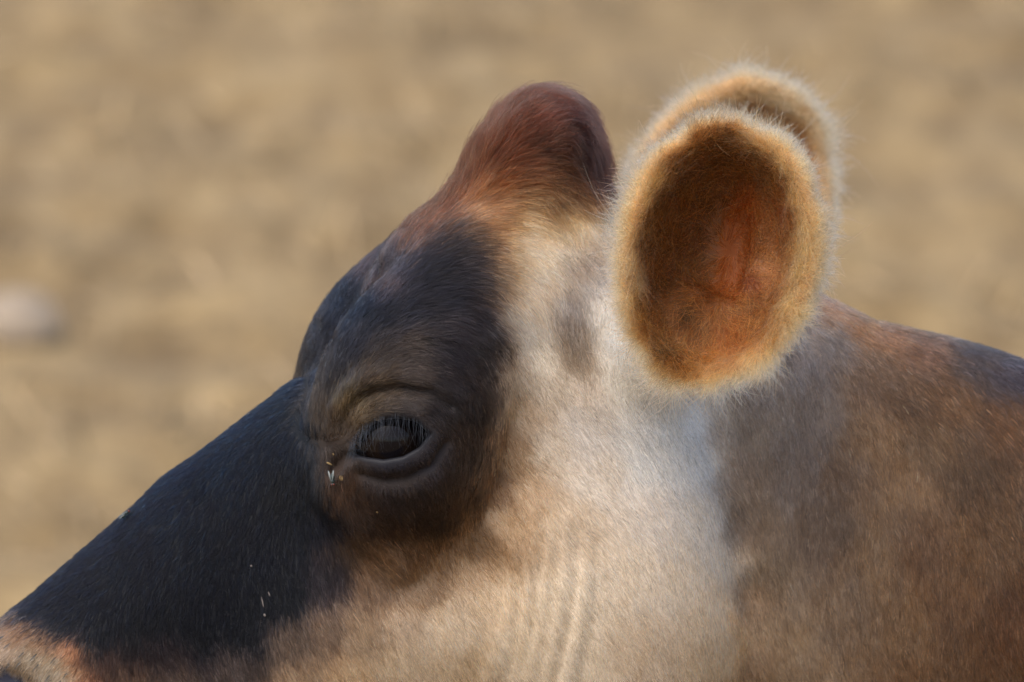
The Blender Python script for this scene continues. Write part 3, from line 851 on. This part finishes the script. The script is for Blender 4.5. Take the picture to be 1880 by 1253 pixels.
up_pts = np.array([(645, 820), (656, 802), (671, 783), (700, 769), (730, 765), (765, 772), (788, 793)], float)
lash_root = hit(up_pts[:, 0], up_pts[:, 1] - 5)
eyes = []
for sgn in (0, 1):
    c = EYE_C if sgn == 0 else mirror(EYE_C[None])[0]
    o = sphere("eye", EYE_R, M_EYE, cow)
    o.location = c
    eyes.append(o)
    n = 150
    tt = np.sort(rng.random(n)) * (len(up_pts) - 1)
    i = np.minimum(tt.astype(int), len(up_pts) - 2); fr = (tt - i)[:, None]
    R0 = lash_root[i] * (1 - fr) + lash_root[i + 1] * fr
    R0 = R0 + rng.normal(0, 0.0006, R0.shape)
    spread = (tt / (len(up_pts) - 1) - 0.5)
    D = norm(-1.0 * UP - 0.38 * FWD + (spread * 0.55 - 0.05)[:, None] * RT + rng.normal(0, 0.24, (n, 3)))
    Nn = np.tile(-FWD * 0.2 - UP, (n, 1))
    if sgn:
        R0 = mirror(R0); D = D - 2 * (D @ SW)[:, None] * SW; Nn = Nn - 2 * (Nn @ SW)[:, None] * SW
    T = D; Nn = norm(Nn - (Nn * D).sum(1, keepdims=True) * D)
    Ls = 0.009 + 0.012 * rng.random(n)
    col = np.tile(np.array([0.03, 0.036, 0.05]), (n, 1)) * np.exp(rng.normal(0, 0.3, (n, 1)))  # bluish sheen of black lashes put into their colour
    lash = make_hair("eyelashes", R0 - c, Nn, T, Ls, np.full(n, 0.25), col, 0.000075, M_HAIR, o, npt=6, droop=-0.3, curl=0.26, taper=0.2)

# ------------------------------------------------------------------ flies and chaff on the face
import bmesh
def mesh_obj(name, bm, mat, parent=None):
    me = bpy.data.meshes.new(name)
    for fc in bm.faces: fc.smooth = True
    bm.to_mesh(me); bm.free(); me.materials.append(mat)
    o = bpy.data.objects.new(name, me); SC.collection.objects.link(o)
    if parent: o.parent = parent
    return o
def simple_mat(name, col, rough=0.5, **kw):
    m, t, p = new_mat(name)
    p.inputs["Base Color"].default_value = (*col, 1); p.inputs["Roughness"].default_value = rough
    for k, v in kw.items(): p.inputs[k.replace('_', ' ')].default_value = v
    return m
M_FLY = simple_mat("fly_body", (0.012, 0.022, 0.020), 0.3)
M_FEYE = simple_mat("fly_eye", (0.12, 0.02, 0.01), 0.3)
M_WING, t_, p_ = new_mat("fly_wing")
p_.inputs["Base Color"].default_value = (0.15, 0.165, 0.16, 1); p_.inputs["Roughness"].default_value = 0.25
p_.inputs["Alpha"].default_value = 0.75
M_CHAFF = simple_mat("chaff", (0.14, 0.09, 0.03), 0.7)
M_FLAKE = simple_mat("flake", (0.09, 0.075, 0.066), 0.8)

def add_ball(bm, c, rr):
    v = bmesh.ops.create_uvsphere(bm, u_segments=14, v_segments=10, radius=1.0)['verts']
    for a in v: a.co = Vector(c) + Vector((a.co.x * rr[0], a.co.y * rr[1], a.co.z * rr[2]))
def add_rod(bm, a, b, r0, r1):
    a, b = Vector(a), Vector(b)
    q = (b - a).to_track_quat('Z', 'Y'); rings = []
    for p, rr in ((a, r0), (b, r1)):
        rings.append([bm.verts.new(p + q @ Vector((math.cos(k * math.pi / 3) * rr, math.sin(k * math.pi / 3) * rr, 0))) for k in range(6)])
    for k in range(6): bm.faces.new((rings[0][k], rings[0][(k + 1) % 6], rings[1][(k + 1) % 6], rings[1][k]))

def frame_at(px, py, heading):
    """a matrix whose Z stands on the hide under a pixel and whose X heads along the picture direction"""
    p = hit([px], [py])
    n = norm(gradient(p))[0]
    d = heading[0] * RT - heading[1] * UP
    xax = norm(d - (d @ n) * n); yax = np.cross(n, xax)
    M = Matrix(((xax[0], yax[0], n[0], p[0, 0]), (xax[1], yax[1], n[1], p[0, 1]), (xax[2], yax[2], n[2], p[0, 2]), (0, 0, 0, 1)))
    return M, n
def make_fly(px, py, heading, label, size=1.0, lift=0.0022):
    mm = 0.001
    bm = bmesh.new()
    add_ball(bm, (0.9*mm, 0, 1.5*mm), (1.25*mm, 1.0*mm, 1.0*mm))
    add_ball(bm, (-1.3*mm, 0, 1.35*mm), (1.8*mm, 1.15*mm, 0.95*mm))
    add_ball(bm, (2.4*mm, 0, 1.35*mm), (0.65*mm, 0.85*mm, 0.75*mm))
    fly = mesh_obj("fly", bm, M_FLY)
    for s in (-1, 1):
        bm = bmesh.new(); add_ball(bm, (2.6*mm, s*0.62*mm, 1.55*mm), (0.5*mm, 0.4*mm, 0.6*mm)); mesh_obj("eye", bm, M_FEYE, fly)
        bm = bmesh.new()
        out = [(1.0, 0.5), (0.0, 0.9), (-1.8, 1.6), (-3.6, 2.0), (-4.5, 1.7), (-4.3, 1.1), (-2.6, 0.6), (-0.6, 0.35)]
        top = [bm.verts.new((x_*mm, s*y_*mm, (2.5 + 0.02*x_)*mm)) for x_, y_ in out]
        bot = [bm.verts.new((x_*mm, s*y_*mm, (2.44 + 0.02*x_)*mm)) for x_, y_ in out]
        bm.faces.new(top); bm.faces.new(bot[::-1])
        for k in range(8): bm.faces.new((top[k], bot[k], bot[(k+1) % 8], top[(k+1) % 8]))
        mesh_obj("wing", bm, M_WING, fly)
        for x0, x1 in ((1.6, 2.8), (0.8, 0.5), (0.0, -1.8)):
            bm = bmesh.new()
            add_rod(bm, (x0*mm, s*0.7*mm, 1.1*mm), ((x0+x1)/2*mm, s*1.9*mm, 1.5*mm), 0.12*mm, 0.10*mm)
            add_rod(bm, ((x0+x1)/2*mm, s*1.9*mm, 1.5*mm), (x1*mm, s*2.6*mm, -0.6*mm), 0.10*mm, 0.06*mm)
            mesh_obj("leg", bm, M_FLY, fly)
    M, n = frame_at(px, py, heading)
    fly.matrix_world = Matrix.Translation(Vector(n * lift)) @ M @ Matrix.Scale(size, 4)
    fly["label"] = label; fly["category"] = "fly"
    fly["group"] = "flies on the cow's face"
    return fly
make_fly(618, 880, (0.1, 1), "small greenish fly with pale wings below the inner corner of the eye", 1.15)
make_fly(236, 951, (0.7, -0.7), "small dark fly with pale wings on the bridge of the nose", 1.05, 0.0015)

def crumb(px, py, size, mat, name, label, cat, seed, heading=(0.3, 1), lift=0.0012, group=None):
    rr = random.Random(seed)
    bm = bmesh.new(); bmesh.ops.create_icosphere(bm, subdivisions=2, radius=1)
    k = [(Vector((rr.uniform(-1, 1), rr.uniform(-1, 1), rr.uniform(-1, 1))).normalized(), rr.uniform(-.35, .35)) for _ in range(7)]
    for v in bm.verts:
        d = v.co.normalized(); v.co = d * (1 + sum(a * max(0, d.dot(u)) ** 3 for u, a in k))
        v.co = Vector((v.co.x * size[0], v.co.y * size[1], v.co.z * size[2]))
    o = mesh_obj(name, bm, mat)
    M, n = frame_at(px, py, heading)
    o.matrix_world = Matrix.Translation(Vector(n * lift)) @ M
    o["label"] = label; o["category"] = cat
    if group: o["group"] = group
    return o
mm = 0.001
crumb(629, 877, (1.8*mm, 1.6*mm, 0.5*mm), M_CHAFF, "seed_husk", "yellow brown seed husk right beside the fly under the eye", "seed husk", 1)
crumb(607, 850, (2.2*mm, 0.7*mm, 0.5*mm), M_CHAFF, "seed_husk", "long yellow seed husk in the dark fold in front of the eye", "seed husk", 2, (1, 0.3))
crumb(614, 833, (0.8*mm, 0.6*mm, 0.5*mm), M_CHAFF, "seed_husk", "tiny yellow husk above the long one in front of the eye", "seed husk", 3)
crumb(694, 939, (0.7*mm, 0.6*mm, 0.5*mm), M_CHAFF, "seed_husk", "bright speck of husk on the dark patch well below the eye", "seed husk", 4)
crumb(462, 1040, (0.7*mm, 0.6*mm, 0.4*mm), M_FLAKE, "hay_flake", "single pale speck on the dark side of the nose", "hay flake", 5)
crumb(483, 1106, (3.2*mm, 0.45*mm, 0.3*mm), M_FLAKE, "hay_flake", "long pale hay flake at the lower edge of the dark nose", "hay flake", 6, (0.25, 1))
crumb(495, 1091, (1.7*mm, 0.45*mm, 0.3*mm), M_FLAKE, "hay_flake", "short pale hay flake just above the long one on the nose", "hay flake", 7, (0.4, 1))
crumb(487, 1130, (0.9*mm, 0.7*mm, 0.4*mm), M_FLAKE, "hay_flake", "round pinkish flake just below the long one on the nose", "hay flake", 8)

# ------------------------------------------------------------------ ground
def spaced(lo, hi, fine_lo, fine_hi, step, grow=1.22):
    a = list(np.arange(fine_lo, fine_hi + step / 2, step))
    d = step
    while a[-1] < hi: d *= grow; a.append(a[-1] + d)
    d = step
    while a[0] > lo: d *= grow; a.insert(0, a[0] - d)
    return np.array(a)
gx = spaced(-300, 300, -2.2, 2.2, 0.03); gy = spaced(-200, 500, 1.8, 9.0, 0.03)
GX, GY = np.meshgrid(gx, gy, indexing='ij')
gp = np.stack([GX.ravel(), GY.ravel(), 0 * GX.ravel()], 1)
def ground_z(p):
    p = p.copy(); p[:, 2] = 0.37
    z = 0.022 * vnoise(p, 0.35) + 0.020 * vnoise(p + 5, 0.14) + 0.010 * vnoise(p + 9, 0.06)
    near_feet = np.clip((np.hypot(p[:, 0] - 1.4, p[:, 1] - 0.2) - 1.3) / 0.8, 0, 1)
    return z * near_feet
gp[:, 2] = ground_z(gp) - 0.002
nx, ny = len(gx), len(gy)
I = np.arange(nx * ny).reshape(nx, ny)
gf = np.stack([I[:-1, :-1], I[1:, :-1], I[1:, 1:], I[:-1, 1:]], -1).reshape(-1, 4)
gme = bpy.data.meshes.new("ground"); gme.from_pydata(gp.tolist(), [], gf.tolist())
gme.polygons.foreach_set('use_smooth', [True] * len(gme.polygons))
ground = bpy.data.objects.new("ground", gme); SC.collection.objects.link(ground)
ground["kind"] = "structure"
M_GROUND, t_, p_ = new_mat("dry_ground")
_tc = t_.nodes.new("ShaderNodeTexCoord")
def noise(scale, detail, off=0, st=(1, 0.45, 1)):
    mp = t_.nodes.new("ShaderNodeMapping"); t_.links.new(_tc.outputs["Object"], mp.inputs[0])
    mp.inputs["Location"].default_value = (off, off * 0.7, 0); mp.inputs["Scale"].default_value = st
    n = t_.nodes.new("ShaderNodeTexNoise"); n.inputs["Scale"].default_value = scale; n.inputs["Detail"].default_value = detail
    t_.links.new(mp.outputs[0], n.inputs["Vector"]); return n.outputs["Fac"]
def ramp(fac, stops):
    c = t_.nodes.new("ShaderNodeValToRGB")
    el = c.color_ramp.elements
    el[0].position, el[0].color = stops[0][0], (*stops[0][1], 1); el[1].position, el[1].color = stops[-1][0], (*stops[-1][1], 1)
    for p, cc in stops[1:-1]: e = el.new(p); e.color = (*cc, 1)
    t_.links.new(fac, c.inputs[0]); return c.outputs[0]
def mixc(a, b, fac, mode='MIX'):
    m = t_.nodes.new("ShaderNodeMix"); m.data_type = 'RGBA'; m.blend_type = mode
    t_.links.new(a, m.inputs[6]); t_.links.new(b, m.inputs[7])
    if isinstance(fac, float): m.inputs[0].default_value = fac
    else: t_.links.new(fac, m.inputs[0])
    return m.outputs[2]
c1 = ramp(noise(12.0, 4, 0, (1, 0.30, 1)), [(0.32, (0.098, 0.062, 0.024)), (0.48, (0.182, 0.123, 0.055)), (0.66, (0.262, 0.188, 0.092))])
c2 = ramp(noise(4.0, 2, 4, (1, 0.30, 1)), [(0.34, (0.122, 0.079, 0.031)), (0.66, (0.236, 0.166, 0.079))])
c3 = ramp(noise(60, 4, 9, (1, 1, 1)), [(0.3, (0.55, 0.52, 0.48)), (0.7, (1.3, 1.28, 1.2))])
gc = mixc(c1, c2, 0.45)
t_.links.new(mixc(gc, c3, 0.8, 'MULTIPLY'), p_.inputs["Base Color"])
p_.inputs["Roughness"].default_value = 0.95
gme.materials.append(M_GROUND)

# straw littering the ground
ns = 9000
sp = np.stack([rng.uniform(-2.6, 2.6, ns), rng.uniform(2.0, 9.5, ns), np.zeros(ns)], 1)
cl = vnoise(sp, 0.30) + 0.6 * vnoise(sp + 3, 0.11)
sp = sp[cl > 0.0]; ns = len(sp)
sp[:, 2] = ground_z(sp) + 0.004
ang = rng.uniform(0, 2 * np.pi, ns); ln_ = rng.uniform(0.03, 0.09, ns); el_ = np.abs(rng.normal(0, 0.6, ns)); wd = rng.uniform(0.0015, 0.0035, ns)
dv = np.stack([np.cos(ang) * np.cos(el_), np.sin(ang) * np.cos(el_), np.sin(el_)], 1)
sv = np.stack([-np.sin(ang), np.cos(ang), 0 * ang], 1); uv = np.cross(dv, sv)
vs = []
for end in (0, 1):
    for k in range(3):
        aa = 2 * math.pi * k / 3
        vs.append(sp + dv * (ln_ * end)[:, None] + (sv * math.cos(aa) + uv * math.sin(aa)) * wd[:, None])
sv_ = np.stack(vs, 1).reshape(-1, 3)
b0 = (np.arange(ns) * 6)[:, None]
sf = np.concatenate([b0 + np.array([[0, 1, 4, 3]]), b0 + np.array([[1, 2, 5, 4]]), b0 + np.array([[2, 0, 3, 5]])])
sme = bpy.data.meshes.new("straw"); sme.from_pydata(sv_.tolist(), [], sf.tolist())
sc_ = np.array([0.25, 0.18, 0.095]) * np.exp(rng.normal(0, 0.3, (ns, 1))) * np.array([1, 1, 1]) 
at = sme.attributes.new("straw_color", 'FLOAT_COLOR', 'POINT')
at.data.foreach_set('color', np.concatenate([np.repeat(np.clip(sc_, 0, 0.75), 6, 0), np.ones((ns * 6, 1))], 1).astype(np.float32).ravel())
M_STRAW, t_, p_ = new_mat("straw")
t_.links.new(attr(t_, "straw_color").outputs["Color"], p_.inputs["Base Color"]); p_.inputs["Roughness"].default_value = 0.7
sme.materials.append(M_STRAW)
straw = bpy.data.objects.new("straw", sme); SC.collection.objects.link(straw)
straw["kind"] = "stuff"
straw["label"] = "dry straw littering the bare tan ground"; straw["category"] = "straw"

# a pale stone lying on the ground
def ground_at(px, py):
    d = ((px - 940) * S) * RT + ((626.5 - py) * S) * UP + DIST * FWD
    return CAM + d * (CAM[2] / -d[2])
gpt = ground_at(44, 612)
rr = random.Random(5)
bm = bmesh.new(); bmesh.ops.create_icosphere(bm, subdivisions=3, radius=1)
kk = [(Vector((rr.uniform(-1, 1), rr.uniform(-1, 1), rr.uniform(-1, 1))).normalized(), rr.uniform(-.3, .3)) for _ in range(9)]
for v in bm.verts:
    d = v.co.normalized(); v.co = d * (1 + sum(a_ * max(0, d.dot(u_)) ** 2 for u_, a_ in kk))
    v.co = Vector((v.co.x * 0.058, v.co.y * 0.05, v.co.z * 0.034))
M_STONE, t_, p_ = new_mat("pale_stone")
_n = t_.nodes.new("ShaderNodeTexNoise"); _n.inputs["Scale"].default_value = 40
_c = t_.nodes.new("ShaderNodeValToRGB"); _c.color_ramp.elements[0].color = (0.20, 0.155, 0.11, 1); _c.color_ramp.elements[1].color = (0.29, 0.23, 0.165, 1)
t_.links.new(_n.outputs["Fac"], _c.inputs[0]); t_.links.new(_c.outputs[0], p_.inputs["Base Color"]); p_.inputs["Roughness"].default_value = 0.9
stone = mesh_obj("stone", bm, M_STONE)
stone.location = (gpt[0], gpt[1], 0.02)
stone["label"] = "pale blurred stone lying on the dry ground behind the cow"; stone["category"] = "stone"
